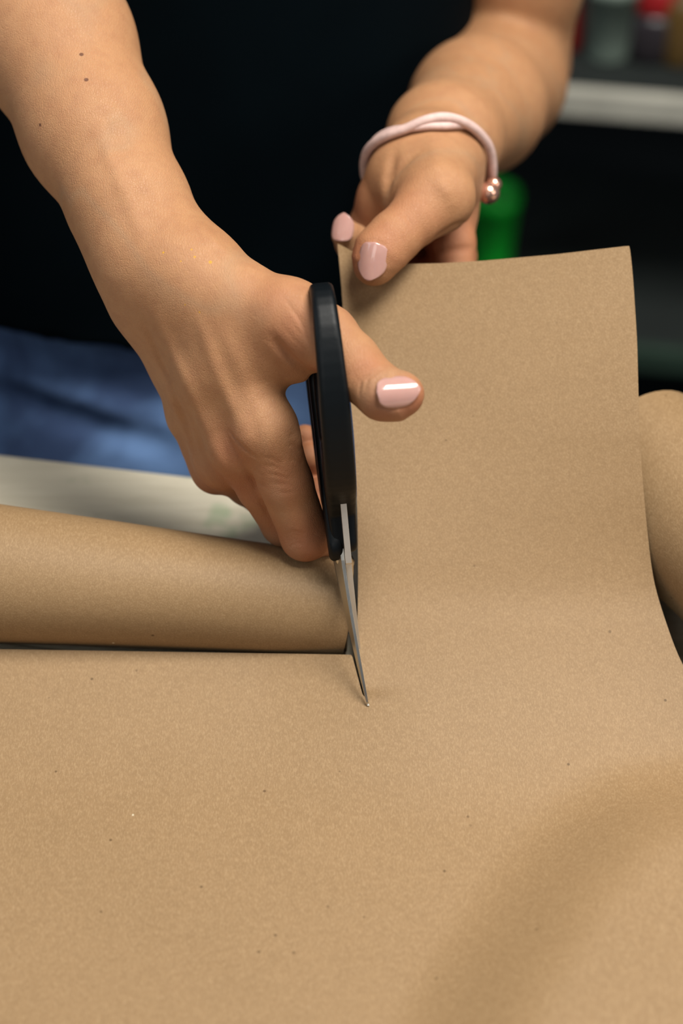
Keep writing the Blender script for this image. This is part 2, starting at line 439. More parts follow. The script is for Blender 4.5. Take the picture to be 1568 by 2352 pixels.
# ================================================================== PAPER SHEET
def interp(x, xs, ys): return np.interp(x, xs, ys)
HC = [PT(*q)[:2] for q in ((1800, 1760), (1568, 1765), (1400, 1790), (1280, 1860), (1150, 2000), (1010, 2200), (900, 2420), (780, 2720), (640, 3200), (500, 3800))]
def hump(x, y):
    """soft rise of the sheet towards the near right corner"""
    p = np.array([x, y]); best = 1e9; sg = 1
    for a, b in zip(HC[:-1], HC[1:]):
        d = b - a; t = min(1, max(0, (p - a) @ d / (d @ d))); q = p - a - d * t; r = math.hypot(*q)
        if r < best: best = r; sg = 1 if d[0] * q[1] - d[1] * q[0] > 0 else -1
    t = min(1, max(0, (best * sg + .006) / .060)); t = t * t * (3 - 2 * t)
    return .019 * t
def build_sheet():
    th = .00035
    def lz(x, Y, cx):
        w = min(1, max(0, (x - (cx - .05)) / .08)); w = w * w * (3 - 2 * w)
        return .0012 + 3.05 * max(0, Y - .520) ** 2 * w + 2.6 * max(0, Y - .535) ** 2 * (1 - w)
    def solve(px, py, cx):
        z = .005
        for _ in range(25):
            q = PT(px, py, z); z += .55 * (lz(q[0], q[1], cx) - z)
        return PT(px, py, z)
    cx0 = PT(838, 1600, .008)[0]
    cut = solve(838, 1600, cx0)                                    # where the blades meet the paper
    # columns
    nl, nr = 120, 56
    Y0, Yc = .18, cut[1]
    V = []; F = []
    rows_f = np.linspace(Y0, Yc, 110)
    def right_edge(Y):
        py = PIX(np.array([.1, Y, TABLE_Z]))[1]
        px = interp(py, [1525, 1600, 1800, 2352, 3500], [1568, 1606, 1720, 2000, 2600])
        return PT(px, py)[0]
    cols = nl + nr + 1
    def zf(x, y): return TABLE_Z + lz(x, y, cx0) + hump(x, y)
    for Y in rows_f:
        xr = right_edge(Y)
        xs = list(np.linspace(-.58, cut[0], nl + 1)) + list(np.linspace(cut[0], xr, nr + 1))[1:]
        for x in xs:
            V.append((x, Y, zf(x, Y)))
    for r in range(len(rows_f) - 1):
        for c in range(cols - 1):
            a = r * cols + c; F.append((a, a + 1, a + cols + 1, a + cols))
    last = (len(rows_f) - 1) * cols
    # left flap that runs on under the roll
    prev = [last + c for c in range(nl + 1)]
    FK = 16
    for k in range(1, FK + 1):
        t = k / FK; base = len(V)
        for i in range(nl + 1):
            s = i / nl
            px = 812 - (1 - s) * 3060; pyl = 1503 - 13 * min(1, (1 - s) * 3060 / 812)
            e = solve(px, pyl, cx0); a = np.array(V[last + i])
            q = a + (e - a) * t; q[2] = TABLE_Z + lz(q[0], q[1], cx0)
            V.append(tuple(q))
        cur = [base + i for i in range(nl + 1)]
        for i in range(nl): F.append((prev[i], prev[i + 1], cur[i + 1], cur[i]))
        prev = cur
    # raised strip on the right of the cut
    prev = [last + nl + c for c in range(nr + 1)]
    tpy = [1600, 1560, 1500, 1450, 1400, 1350, 1300, 1200, 1100, 1000, 900, 800, 700, 640, 600]
    lx = [838, 828, 818, 818, 819, 820, 820, 819, 816, 811, 800, 790, 783, 777, 772]
    rx = [1606, 1586, 1556, 1538, 1521, 1506, 1497, 1486, 1477, 1470, 1467.5, 1465, 1458, 1453, 1447]
    def kray(py): return SP + (py - HGT / 2) / FPX * CP
    zp = {1600: .0012, 1560: .0038, 1500: .0115, 1450: .0195, 1400: .0280, 1350: .0365}
    dpt = {1300: .8800, 1200: .8843, 1100: .8886, 1000: .8928, 900: .8965, 800: .8995, 700: .9015, 640: .902, 600: .902}
    prof = [(CAM_H - zp[q]) / kray(q) if q in zp else dpt[q] for q in tpy]
    K = 90
    pys = np.array([1600 - 1000 * k / K for k in range(0, K + 1)])
    def tabf(y): 
        a = interp(-pys, [-q for q in tpy], y); pad = 5
        e = np.concatenate([2 * a[0] - a[1:pad + 1][::-1], a, 2 * a[-1] - a[-pad - 1:-1][::-1]])
        w = np.exp(-(np.arange(-pad, pad + 1) / 2.6) ** 2); w /= w.sum()
        return np.convolve(e, w, 'valid')
    Dp, Lx, Rx = tabf(prof), tabf(lx), tabf(rx)
    pstart = [PIX(np.array(V[last + nl + c]))[1] for c in range(nr + 1)]
    xo = [PIX(np.array(V[last + nl + c]))[0] for c in range(nr + 1)]
    for k in range(1, K + 1):
        base = len(V)
        for i in range(nr + 1):
            s = i / nr
            py = pstart[i] + (600 - pstart[i]) * k / K
            dd = interp(-py, -pys, Dp); L = interp(-py, -pys, Lx); R = interp(-py, -pys, Rx)
            up = max(0, (1000 - py) / 400.0)
            t1 = min(1, max(0, (1560 - py) / 900)); t1 = t1 * t1 * (3 - 2 * t1)
            dy = interp(s, [0, .03, .06, .2, .35, .5, .75, 1], [-45, -34, -22, 5, 3, -3, -18, -38]) * up ** 1.5
            px = L + (R - L) * s
            t0 = min(1, k / 6); px = px * t0 + (xo[i] + (px - xo[i]) * t0) * (1 - t0)
            b = min(1, max(0, (1450 - py) / 340)); b = b * b * (3 - 2 * b)
            d = dd - .024 * s ** 1.6 * t1 * (1 - .35 * up) + .004 * math.exp(-(s / .08) ** 2) * up
            q = P(px, py + dy, d)
            if b < 1: q = q * b + solve(px, py, cx0 - .05) * (1 - b)
            V.append(tuple(q))
        cur = [base + i for i in range(nr + 1)]
        for i in range(nr): F.append((prev[i], prev[i + 1], cur[i + 1], cur[i]))
        prev = cur
    V = np.array(V)
    me = mesh('paper_sheet', V, F)
    bm = bmesh.new(); bm.from_mesh(me)
    bmesh.ops.recalc_face_normals(bm, faces=bm.faces); 
    # light smoothing of the raised strip
    idx0 = last + cols
    mv = [v for v in bm.verts if not v.is_boundary]
    bm.to_mesh(me); bm.free()
    o = link('paper_sheet', me, M['kraft'].m)
    sm = o.modifiers.new('smooth', 'SMOOTH'); sm.iterations = 3; sm.factor = .35
    so = o.modifiers.new('solid', 'SOLIDIFY'); so.thickness = th; so.offset = 0
    es = o.modifiers.new('edge', 'EDGE_SPLIT'); es.split_angle = math.radians(50)
    return o
sheet = build_sheet()
tag(sheet, 'large brown kraft paper sheet being cut, its right strip lifted upright by the hand', 'paper')

# ================================================================== PAPER ROLLS
def scroll(name, a, b, ra, rb, turns, mat, start=-1.57, pitch=.0011, n=44, L=40, thick=.0004, tail=0.0):
    """spiral-wound tube from a to b (centres), outer radius ra..rb"""
    a = np.array(a); b = np.array(b); ax = (b - a) / np.linalg.norm(b - a)
    up = np.array([0, 0, 1.]); up -= ax * (up @ ax); up /= np.linalg.norm(up); sd = np.cross(ax, up)
    V = []; F = []; m = int(n * turns) + 1
    rng = random.Random(4)
    ph = [rng.uniform(0, 6.28) for _ in range(6)]
    for i in range(L + 1):
        t = i / L; c = a + (b - a) * t; R = ra + (rb - ra) * t
        for j in range(m):
            th = start + 2 * math.pi * j / n
            turn = j / n
            r = R - pitch * (turns - turn) * (1 + .25 * math.sin(ph[0] + 2 * t)) if turn > .0 else R - pitch * turns
            off = .0018 * math.sin(3 * turn * 6.28 + ph[1]) * (1 - turn / turns) if turn < turns - 1 else 0
            wob = .0006 * math.sin(5 * t + 2 * th + ph[2]) + .0004 * math.sin(11 * t - th * 3 + ph[3])
            q = c + (up * math.sin(th) + sd * math.cos(th)) * (r + wob + off) + ax * (.0010 * math.sin(turn * 2.3 * 6.28) * (1 if i in (0, L) else 0))
            V.append(q)
    for i in range(L):
        for j in range(m - 1):
            p = i * m + j; F.append((p, p + 1, p + m + 1, p + m))
    o = link(name, mesh(name, V, F), mat)
    so = o.modifiers.new('solid', 'SOLIDIFY'); so.thickness = thick; so.offset = 0
    es = o.modifiers.new('edge', 'EDGE_SPLIT'); es.split_angle = math.radians(50)
    return o
xr = (800 - 784) / FPX * .893
roll = scroll('paper_roll', (-.50, .664, TABLE_Z + .0536), (xr, .6320, TABLE_Z + .0250), .0520, .0231, 4.6, M['kraft_roll'].m, start=.43, n=48, L=60)
tag(roll, 'curled roll of brown kraft paper lying left of the scissors', 'paper roll')

def roll2():
    a = np.array([.137, .712, TABLE_Z + .0415]); b = np.array([.355, .36, TABLE_Z + .0415])
    return scroll('paper_roll', a, b, .039, .039, 4.3, M['kraft_roll'].m, start=2.3, n=48, L=40)
r2 = roll2(); tag(r2, 'thick brown kraft paper roll behind the right edge of the lifted strip', 'paper roll')

# ================================================================== PERSON
mm = .001
def C(*rows): return [(P(x, y, d), r * mm) for x, y, d, r in rows]
# ---- right arm (left in the photo)
R_fore = chain(C((-62, -320, .935, 41), (20, -130, .925, 39), (126, 100, .905, 34.5), (215, 300, .885, 30), (300, 480, .868, 24.5), (345, 598, .863, 23), (375, 650, .866, 23)), .012)
R_upper = chain([(P(-62, -320, .935), .041), (np.array([-.215, .95, TABLE_Z + .36]), .047), (np.array([-.245, 1.0, TABLE_Z + .50]), .052)], .02)
R_M = [chain(C((430, 640, .850, 17), (530, 840, .8465, 14), (608, 985, .845, 13.2)), .006),
       chain(C((400, 665, .856, 17), (480, 860, .853, 14), (550, 1026, .857, 12.6)), .006),
       chain(C((365, 690, .866, 15), (450, 890, .866, 12.5), (512, 1058, .874, 11.8)), .006),
       chain(C((344, 712, .874, 12.5), (408, 840, .876, 11), (443, 955, .880, 10.5), (478, 1025, .886, 10.5), (498, 1075, .889, 10.5)), .006)]
R_palm = chain(C((450, 690, .875, 22), (520, 850, .884, 20), (570, 980, .884, 17)), .01)
R_m1 = chain(C((405, 590, .857, 15.5), (462, 640, .850, 16), (556, 694, .840, 15.5), (648, 726, .832, 14.0), (672, 736, .831, 13.6)), .008)
R_web = chain(C((540, 790, .850, 15), (632, 790, .842, 13), (690, 818, .836, 9.8)), .006)
R_thumb = chain(C((672, 736, .831, 13.6), (748, 774, .8215, 12.8), (808, 829, .816, 11.0), (836, 866, .8125, 10.6), (880, 903, .808, 10.6), (912, 908, .806, 9.4), (928, 904, .8055, 7.6)), .004)
R_F = [chain(C((608, 985, .845, 13.2), (655, 1110, .856, 11.6), (701, 1231, .8695, 10.7), (750, 1230, .882, 8.7), (764, 1216, .893, 8.2), (742, 1188, .907, 7.4)), .0025),
       chain(C((550, 1026, .857, 12.6), (602, 1118, .870, 10.8), (652, 1202, .884, 10.0), (705, 1190, .906, 9), (735, 1172, .915, 8.2), (735, 1130, .915, 7)), .0025),
       chain(C((512, 1058, .874, 11.8), (570, 1110, .895, 10), (620, 1150, .913, 9.5), (690, 1120, .925, 8.6), (715, 1085, .926, 8), (712, 1050, .918, 7)), .0025),
       chain(C((498, 1075, .889, 10.5), (540, 1095, .910, 9), (580, 1110, .928, 8.5), (650, 1070, .935, 7.8), (690, 1030, .930, 7), (700, 1005, .922, 6)), .0025)]
def hand_sdf(Ms, palm, m1, web, thumb, Fs, fore, mcps, kk=.007):
    Fs = [bound(f) for f in Fs]; Ms = [bound(f) for f in Ms]
    palm, m1, web, thumb, fore = [bound(f) for f in (palm, m1, web, thumb, fore)]
    allc = np.mean([f.c for f in Ms + Fs + [palm]], 0)
    R = max(np.linalg.norm(f.c - allc) + f.R for f in Ms + Fs + [palm, thumb, m1])
    def g(p):
        d = fore(p)
        d = smin(d, palm(p), .02)
        b = None
        for f in Ms: 
            e = f(p); b = e if b is None else smin(b, e, .0055)
        d = smin(d, b, .014)
        d = smin(d, m1(p), .018)
        d = smin(d, web(p), .014)
        F = None
        for f in Fs:
            e = f(p); F = e if F is None else smin(F, e, .0014)
        q = np.min([((p - m) ** 2).sum(1) for m in mcps], 0)
        k = .0012 + kk * np.exp(-q / .020 ** 2)
        d = smin(d, F, k)
        q = ((p - thumb_mid[id(g)]) ** 2).sum(1)
        k = .002 + .012 * np.exp(-q / .03 ** 2)
        return smin(d, thumb(p), k)
    g.c = allc; g.R = R; return g
thumb_mid = {}
R_hand = hand_sdf(R_M, R_palm, R_m1, R_web, R_thumb, R_F, R_fore, [P(608, 985, .845), P(550, 1026, .857), P(512, 1058, .874), P(498, 1075, .889)])
thumb_mid[id(R_hand)] = P(680, 730, .83)
LO = -.053
def CL(*rows): return C(*[(x, y, d - LO, r * (d - LO) / d) for x, y, d, r in rows])
# ---- left arm (right in the photo)
L_fore = chain(C((1172, 140, 1.165, 33.5), (1146, 188, 1.12, 35.5), (1095, 245, 1.055, 34), (1018, 322, .980, 26.2), (988, 368, .962, 20.5)), .012)
L_upper = chain([(P(1174, 138, 1.150), .033), (P(1200, -60, 1.11), .033), (np.array([.140, 1.035, TABLE_Z + .43]), .048)], .012)
L_M = [chain(CL((962, 372, .892, 13), (908, 432, .888, 12), (882, 464, .890, 11.5)), .006),
       chain(CL((975, 390, .897, 17), (950, 450, .905, 15), (940, 480, .910, 13)), .006),
       chain(CL((1005, 390, .895, 17), (1010, 450, .905, 14), (1005, 490, .912, 12.5)), .006),
       chain(CL((1030, 378, .890, 13), (1036, 440, .892, 11), (1038, 490, .895, 10.3)), .006)]
L_palm = chain(CL((990, 390, .895, 15), (965, 450, .905, 17)), .01)
L_m1 = chain(CL((985, 355, .890, 14), (1003, 405, .869, 14.5), (1005, 452, .852, 14)), .008)
L_web = chain(CL((930, 400, .880, 13), (935, 450, .868, 10)), .006)
L_thumb = chain(CL((1005, 452, .852, 14), (955, 500, .845, 11.2), (905, 545, .840, 10.7), (872, 580, .8375, 10.6), (860, 603, .8375, 8.6), (857, 614, .838, 7.0)), .004)
L_F = [chain(CL((882, 464, .890, 11.5), (858, 520, .898, 11), (868, 600, .895, 9.5), (875, 660, .882, 8)), .0025),
       chain(CL((940, 480, .910, 13), (930, 600, .925, 10.5), (905, 640, .920, 9.5), (850, 600, .898, 8.6), (812, 558, .880, 8.0), (795, 538, .874, 6.6)), .0025),
       chain(CL((1005, 490, .912, 12.5), (1040, 590, .905, 10.5), (1020, 640, .900, 9.5), (950, 630, .915, 8.5), (930, 600, .925, 8)), .0025),
       chain(CL((1038, 490, .895, 10.3), (1044, 560, .890, 9.2), (1048, 640, .888, 8.5), (1000, 660, .900, 7.8), (960, 640, .915, 7)), .0025)]
L_hand = hand_sdf(L_M, L_palm, L_m1, L_web, L_thumb, L_F, L_fore, [P(882, 464, .946), P(940, 480, .966), P(1005, 490, .968), P(1038, 490, .951)])
thumb_mid[id(L_hand)] = P(1000, 440, .911)
# ---- trunk under the clothes
TX, TY = -.118, 1.035
trunk = chain([(np.array([TX, TY, TABLE_Z - .08]), .155), (np.array([TX, TY, TABLE_Z + .10]), .125), (np.array([TX + .01, TY, TABLE_Z + .30]), .15), (np.array([TX + .02, TY, TABLE_Z + .47]), .15)], .05, (np.array([0, 1., 0]), .62))
sh = chain([(np.array([-.245, 1.0, TABLE_Z + .50]), .05), (np.array([-.05, 1.03, TABLE_Z + .54]), .06), (np.array([.140, 1.035, TABLE_Z + .43]), .05)], .03)
neck = chain([(np.array([-.05, 1.02, TABLE_Z + .54]), .055), (np.array([-.05, .99, TABLE_Z + .64]), .052)], .02)
bR = bound(R_upper, .06); bL = bound(L_upper, .06); bT = bound(trunk, .08); bS = bound(sh, .06); bN = bound(neck, .06)
hR = bound(R_hand, .03); hL = bound(L_hand, .03)
relief = Relief()
def body0(p):
    # hands include their forearms; far lower bounds come from spheres
    d = np.minimum(R_hand(p), L_hand(p))
    d = smin(d, bR(p), .015); d = smin(d, bL(p), .008)
    t = smin(bT(p), bS(p), .05); t = smin(t, bN(p), .03)
    return smin(d, t, .004)
def body(p): return relief(p, body0(p))

# creases, knuckles, tendons placed on the skin
def groove(pts, amp, sig): 
    dense = []
    for a, b in zip(pts[:-1], pts[1:]):
        n = max(1, int(math.hypot(b[0] - a[0], b[1] - a[1]) / 14)); dense += [(a[0] + (b[0] - a[0]) * i / n, a[1] + (b[1] - a[1]) * i / n) for i in range(n)]
    q = on(body0, dense + [pts[-1]])
    if len(q) > 1: relief.add(q, amp * mm, sig * mm)
# web of the thumb
groove([(625, 775), (645, 802), (668, 826), (700, 852), (734, 874)], 2.8, 2.3)
groove([(622, 752), (645, 785), (676, 812)], .12, .8)
groove([(640, 738), (676, 782), (714, 818)], .12, .8)
groove([(668, 742), (694, 770), (720, 800)], .16, .7)
groove([(610, 780), (630, 796)], .18, .8)
# tendon lines on the back of the hand
groove([(330, 735), (352, 790), (385, 870), (420, 960), (448, 1040), (470, 1110)], 1.3, 2.6)
groove([(350, 700), (378, 770), (430, 880), (470, 980), (500, 1060)], -.8, 3.6)
groove([(560, 1000), (520, 900), (480, 800), (450, 720)], -.8, 3.5)
groove([(600, 960), (575, 900), (540, 820), (500, 740)], -.5, 3.5)
groove([(555, 940), (520, 870), (490, 800)], .5, 3.5)
groove([(330, 560), (300, 470), (260, 380), (215, 270)], -.7, 3.2)
groove([(455, 505), (495, 560), (540, 600)], -.7, 3.0)
groove([(575, 935), (590, 1010), (585, 1080)], .6, 3.0)
groove([(505, 1000), (520, 1050), (536, 1095)], .7, 2.6)
# knuckle of the middle finger
for k in range(6):
    groove([(527 + 9 * k, 990 + 11 * k), (538 + 9 * k, 1003 + 9 * k), (548 + 8.5 * k, 1024 + 6 * k)], .60, .9)
groove([(545, 1012), (556, 1036)], -.8, 5)
groove([(572, 1082), (588, 1118), (606, 1160), (628, 1208)], 1.3, 1.5)
# middle joint of the forefinger
for k in range(4): groove([(656 + 3 * k, 1228 + 9 * k), (674 + 2 * k, 1220 + 9 * k), (694, 1225 + 8 * k)], .50, .9)
groove([(682, 985), (690, 1030), (686, 1050)], -.9, 4.0)
for yy in (1000, 1022, 1056): groove([(668, yy), (692, yy + 6)], .5, 1.0)
# forefinger lines
for k in range(5): groove([(600 + 10 * k, 1050 + 20 * k), (622 + 8 * k, 1052 + 20 * k), (645 + 7 * k, 1066 + 16 * k)], .22, .9)
for k in range(7): groove([(640 + 9 * k, 668 + 8 * k), (662 + 7 * k, 700 + 10 * k), (700 + 2 * k, 742 + 12 * k)], .16, .8)
for k in range(5): groove([(575 + 4 * k, 1075 + 26 * k), (600 + 6 * k, 1090 + 26 * k)], .2, .8)
# thumb joint
groove([(824, 908), (827, 875), (848, 853), (875, 847)], 0.83, .9)
groove([(806, 884), (816, 858), (842, 836)], 0.48, .9)
groove([(838, 893), (846, 868), (868, 855)], 0.51, .8)
groove([(815, 896), (820, 866), (843, 845), (858, 838)], 0.38, .8)
groove([(862, 905), (870, 930), (892, 940), (925, 936)], 0.72, 1.0)
groove([(857, 896), (863, 874), (885, 862)], 0.45, .9)
# left thumb
for k in range(3): groove([(905 + 12 * k, 512 - 9 * k), (918 + 12 * k, 530 - 9 * k), (924 + 12 * k, 552 - 9 * k)], .5, 1.2)
groove([(820, 585), (828, 560), (852, 550), (878, 560), (888, 590)], .6, 1.1)
groove([(1012, 415), (1026, 440), (1036, 462)], -1.8, 3.5)
groove([(985, 300), (1000, 350), (1010, 400)], -.8, 4.0)
groove([(905, 350), (893, 400), (884, 455)], 1.8, 3.0)
groove([(960, 350), (890, 410), (873, 470)], 1.2, 3.0)
groove([(1000, 545), (1040, 520), (1075, 505)], .9, 2.0)
groove([(985, 585), (1040, 575), (1085, 570)], .9, 2.0)

lo = (-.36, .50, TABLE_Z - .17); hi = (.26, 1.19, TABLE_Z + .70)
V, Q = surface_nets(body, lo, hi, .0026)
T = tris_of(Q)
cR = P(560, 900, .855); cL = P(960, 480, .931); cTh = P(860, 880, .81)
V, T = refine(V, T, lambda v: (((v - cR) ** 2).sum(1) < .125 ** 2) | (((v - cL) ** 2).sum(1) < .075 ** 2))
V = project(body, V, 1)
V, T = refine(V, T, lambda v: (((v - P(600, 980, .855)) ** 2).sum(1) < .078 ** 2) | (((v - cTh) ** 2).sum(1) < .035 ** 2) | (((v - cL) ** 2).sum(1) < .05 ** 2))
near = (((V - cR) ** 2).sum(1) < .14 ** 2) | (((V - cL) ** 2).sum(1) < .09 ** 2)
V[near] = project(body, V[near], 2); V[~near] = project(body, V[~near], 1)
moles = [(P(187, 125, .87), .0022), ]
mk = []
for (x, y, r) in ((187, 125, .0012), (198, 183, .0012), (92, 287, .0009)):
    q = raycast(body, x, y); 
    if q is not None: mk.append((q, r, (.10, .035, .02)))
spk = []
for (x, y, r) in ((483, 602, .0009), (447, 590, .0006), (375, 580, .0006), (440, 573, .0005), (458, 717, .0005), (415, 600, .0004), (425, 700, .0004)):
    q = raycast(body, x, y)
    if q is not None: spk.append((q, r, (.62, .32, .02)))
M['skin'] = skin_mat(mk, spk)
me = mesh_np('body', V, T)
red = np.zeros(len(V))
for (x, y, d, s, a) in ((545, 1030, .845, 11, .45), (655, 1100, .848, 17, .35), (560, 1110, .86, 15, .5), (700, 1240, .865, 17, .55), (640, 1180, .875, 14, .4), (885, 945, .80, 10, .6), (935, 925, .80, 9, .75),
                        (700, 770, .82, 15, .45), (845, 850, .805, 8, .4), (740, 860, .82, 10, .5), (650, 700, .82, 14, .25), (490, 1100, .88, 14, .45),
                        (715, 1150, .92, 26, .6), (700, 1060, .93, 24, .6), (640, 900, .86, 11, .4), (690, 1020, .85, 7, .5),
                        (820, 585, .887, 9, .6), (880, 560, .885, 12, .4), (930, 500, .895, 15, .35), (1000, 570, .955, 28, .8), (845, 470, .945, 14, .6), (1050, 580, .945, 14, .3)):
    q = ((V - P(x, y, d)) ** 2).sum(1); red = np.maximum(red, a * np.exp(-q / (s * mm) ** 2 * .8))
at = me.attributes.new('red', 'FLOAT', 'POINT'); at.data.foreach_set('value', red.astype(np.float32))
person = empty('person', (TX, TY, 0)); tag(person, 'person in black T-shirt and blue jeans cutting paper, pale pink nails', 'person')
bo = link('body', me, M['skin']); adopt(bo, person)

# ---- fingernails
def nail(px, py, ax_px, ax_d, wid, ln, bend=.0064, off=.0012, back=.38, nrm=None, point=1.0, depth=None):
    q = raycast(body, px, py) if depth is None else P(px, py, depth)
    n = grad(body, q[None])[0] if nrm is None else np.array(nrm); n /= np.linalg.norm(n)
    q2 = P(px + ax_px[0], py + ax_px[1], PIX(q)[2] + ax_d); t = q2 - q; t -= n * (t @ n); t /= np.linalg.norm(t); w = np.cross(n, t)
    nu, nv = 14, 20; Vn = []; Fn = []
    for lay in (0, 1):
        for j in range(nv + 1):
            v = j / nv
            if v < .3: hw = math.sqrt(max(0, 1 - ((.3 - v) / .3) ** 2)) ** .75 * .97 + .0
            elif v < .6: hw = .97 + .03 * math.sin((v - .3) / .3 * 3.14)
            else: hw = (1 - ((v - .6) / .4) ** (1.9)) ** .8 * .97
            hw = max(hw, .05) * wid / 2
            y = (v - back) * ln
            for i in range(nu + 1):
                u = -1 + 2 * i / nu; x = hw * u
                z = -x * x / (2 * bend) - max(0, -(y)) ** 2 * 14 - max(0, y) ** 2 * 6 + off + (0 if lay else -.0007)
                Vn.append(q + w * x + t * y + n * z)
    s = (nu + 1) * (nv + 1)
    for j in range(nv):
        for i in range(nu):
            a = j * (nu + 1) + i; Fn.append((a, a + 1, a + nu + 2, a + nu + 1)); Fn.append((s + a, s + a + nu + 1, s + a + nu + 2, s + a + 1))
    rim = [i for i in range(nu + 1)] + [j * (nu + 1) + nu for j in range(1, nv + 1)] + [nv * (nu + 1) + i for i in range(nu - 1, -1, -1)] + [j * (nu + 1) for j in range(nv - 1, 0, -1)]
    for a, b in zip(rim, rim[1:] + rim[:1]): Fn.append((b, a, s + a, s + b))
    m = mesh('fingernail', Vn, Fn)
    bm = bmesh.new(); bm.from_mesh(m); bmesh.ops.recalc_face_normals(bm, faces=bm.faces); bm.to_mesh(m); bm.free()
    o = link('fingernail', m, M['nail']); adopt(o, person); o['label'] = 'pale pink glossy fingernail'
    return o
nail(903, 899, (70, -10), -.001, .0128, .0180)
nail(855, 590, (-14, 60), .001, .0135, .0175)
nail(785, 530, (10, -55), .002, .0105, .0135)

# ================================================================== CLOTHES
def fold_noise(p, s, seed):
    r = random.Random(seed); o = 0
    for _ in range(7):
        k = np.array([r.uniform(-1, 1), r.uniform(-1, 1), r.uniform(-1, 1)]); k = k / np.linalg.norm(k) * r.uniform(.6, 1.6) * s
        o = o + np.sin(p @ k + r.uniform(0, 6.28) + 1.2 * np.sin(p @ k[[2, 0, 1]] * .6))
    return o / 7
def shirt_sdf(p):
    z = p[:, 2] - TABLE_Z
    fl = np.array([0, 1., 0])
    d = seg(p, np.array([TX - .02, TY - .012, TABLE_Z - .2]), np.array([TX + .028, TY, TABLE_Z + .30]), .208, .172, (fl, .735))
    d = smin(d, seg(p, np.array([TX + .028, TY, TABLE_Z + .30]), np.array([TX + .03, TY, TABLE_Z + .45]), .172, .16, (fl, .66)), .05)
    d = smin(d, seg(p, np.array([-.235, 1.0, TABLE_Z + .51]), np.array([.140, 1.035, TABLE_Z + .44]), .06, .06), .06)
    for a, b in ((np.array([-.245, 1.0, TABLE_Z + .50]), np.array([-.222, .965, TABLE_Z + .40])), (np.array([.140, 1.035, TABLE_Z + .43]), np.array([.132, 1.03, TABLE_Z + .33]))):
        d = smin(d, seg(p, a, b, .066, .070), .02)
    d = d + .0045 * fold_noise(p * np.array([1, 1, .45]), 48, 3)
    hem = TABLE_Z - .018 - .12 * (np.clip(p[:, 0], -.25, .05) + .18) + .10 * (p[:, 0] - TX) * 0
    d = np.maximum(d, hem - p[:, 2])
    d = np.maximum(d, p[:, 2] - (TABLE_Z + .575))
    return d
V, Q = surface_nets(shirt_sdf, (-.40, .80, TABLE_Z - .085), (.30, 1.24, TABLE_Z + .62), .005)
V = project(shirt_sdf, V, 1)
so_ = link('t_shirt', mesh_np('t_shirt', V, Q), M['shirt'].m); adopt(so_, person)

def jeans_sdf(p):
    fl = np.array([0, 1., 0])
    d = seg(p, np.array([TX, TY - .024, TABLE_Z - .14]), np.array([TX, TY + .012, TABLE_Z + .03]), .185, .150, (fl, .78))
    for s, xx in ((-1, TX - .095), (1, TX + .095)):
        d = smin(d, seg(p, np.array([xx, TY - .02, TABLE_Z - .15]), np.array([xx, TY - .01, TABLE_Z - .42]), .095, .068), .03)
        d = smin(d, seg(p, np.array([xx, TY - .01, TABLE_Z - .42]), np.array([xx, TY + .01, .06]), .068, .056), .02)
    d = d + .004 * fold_noise(p * np.array([1, 1, 1.4]), 42, 9)
    d = np.maximum(d, p[:, 2] - (TABLE_Z + .03))
    return np.maximum(d, .045 - p[:, 2])
jrel = Relief()
def jeans(p): return jrel(p, jeans_sdf(p))
for pts, a, s in (([(-60, 780), (60, 822), (170, 862), (280, 900), (380, 930)], 9, 8), ([(-60, 880), (60, 915), (190, 965), (320, 1010), (420, 1040)], 10, 8),
                  ([(330, 1000), (350, 930), (372, 880)], 5, 6), ([(-40, 850), (120, 900), (250, 945)], -4, 9)):
    q = on(jeans_sdf, pts)
    if len(q) > 1: jrel.add(q, a * mm, s * mm)
V, Q = surface_nets(jeans, (-.40, .78, .03), (.20, 1.24, TABLE_Z + .18), .006)
V = project(jeans, V, 1)
jo = link('jeans', mesh_np('jeans', V, Q), M['denim'].m); adopt(jo, person)
def shoe(xx):
    def f(p):
        e = smin(seg(p, np.array([xx, TY + .03, .045]), np.array([xx, TY - .13, .035]), .042, .040), seg(p, np.array([xx, TY + .015, .04]), np.array([xx, TY + .015, .09]), .045, .04), .03)
        return np.maximum(e, .001 - p[:, 2])
    V, Q = surface_nets(f, (xx - .08, TY - .25, -.03), (xx + .08, TY + .15, .18), .006)
    o = link('shoe', mesh_np('shoe', V, Q), M['shoe']); adopt(o, person)
M['shoe'] = plain('dark_shoe', (.02, .02, .022), .5).m
shoe(TX - .095); shoe(TX + .095)

# ================================================================== BRACELET
def ring_curve(ctrl, n=96):
    c = np.array(ctrl); N = len(c); out = []
    for i in range(n):
        t = i / n * N; k = int(t); u = t - k
        p0, p1, p2, p3 = c[(k - 1) % N], c[k % N], c[(k + 1) % N], c[(k + 2) % N]
        out.append(.5 * ((2 * p1) + (-p0 + p2) * u + (2 * p0 - 5 * p1 + 4 * p2 - p3) * u * u + (-p0 + 3 * p1 - 3 * p2 + p3) * u ** 3))
    return out
br = empty('bracelet', tuple(P(1000, 370, .885))); tag(br, 'pale pink cord bracelet with rose gold bead around the wrist', 'bracelet')
M['cord'] = plain('pink_cord', (.66, .47, .43), .6, 0, .1, 400).m
M['bead'] = plain('rose_gold', (.85, .48, .36), .22, .85).m
cen = P(1000, 365, .897)
def around_wrist(px, gap):
    out = [P(x, y, d - LO) for x, y, d in px]
    c = np.array(ring_curve(out, 120))
    for _ in range(6):
        v = body0(c); m = v < gap
        if not m.any(): break
        g = grad(body0, c[m]); g /= np.linalg.norm(g, axis=1)[:, None]; c[m] += g * (gap - v[m])[:, None]
        c = .5 * c + .25 * np.roll(c, 1, 0) + .25 * np.roll(c, -1, 0)
    return c
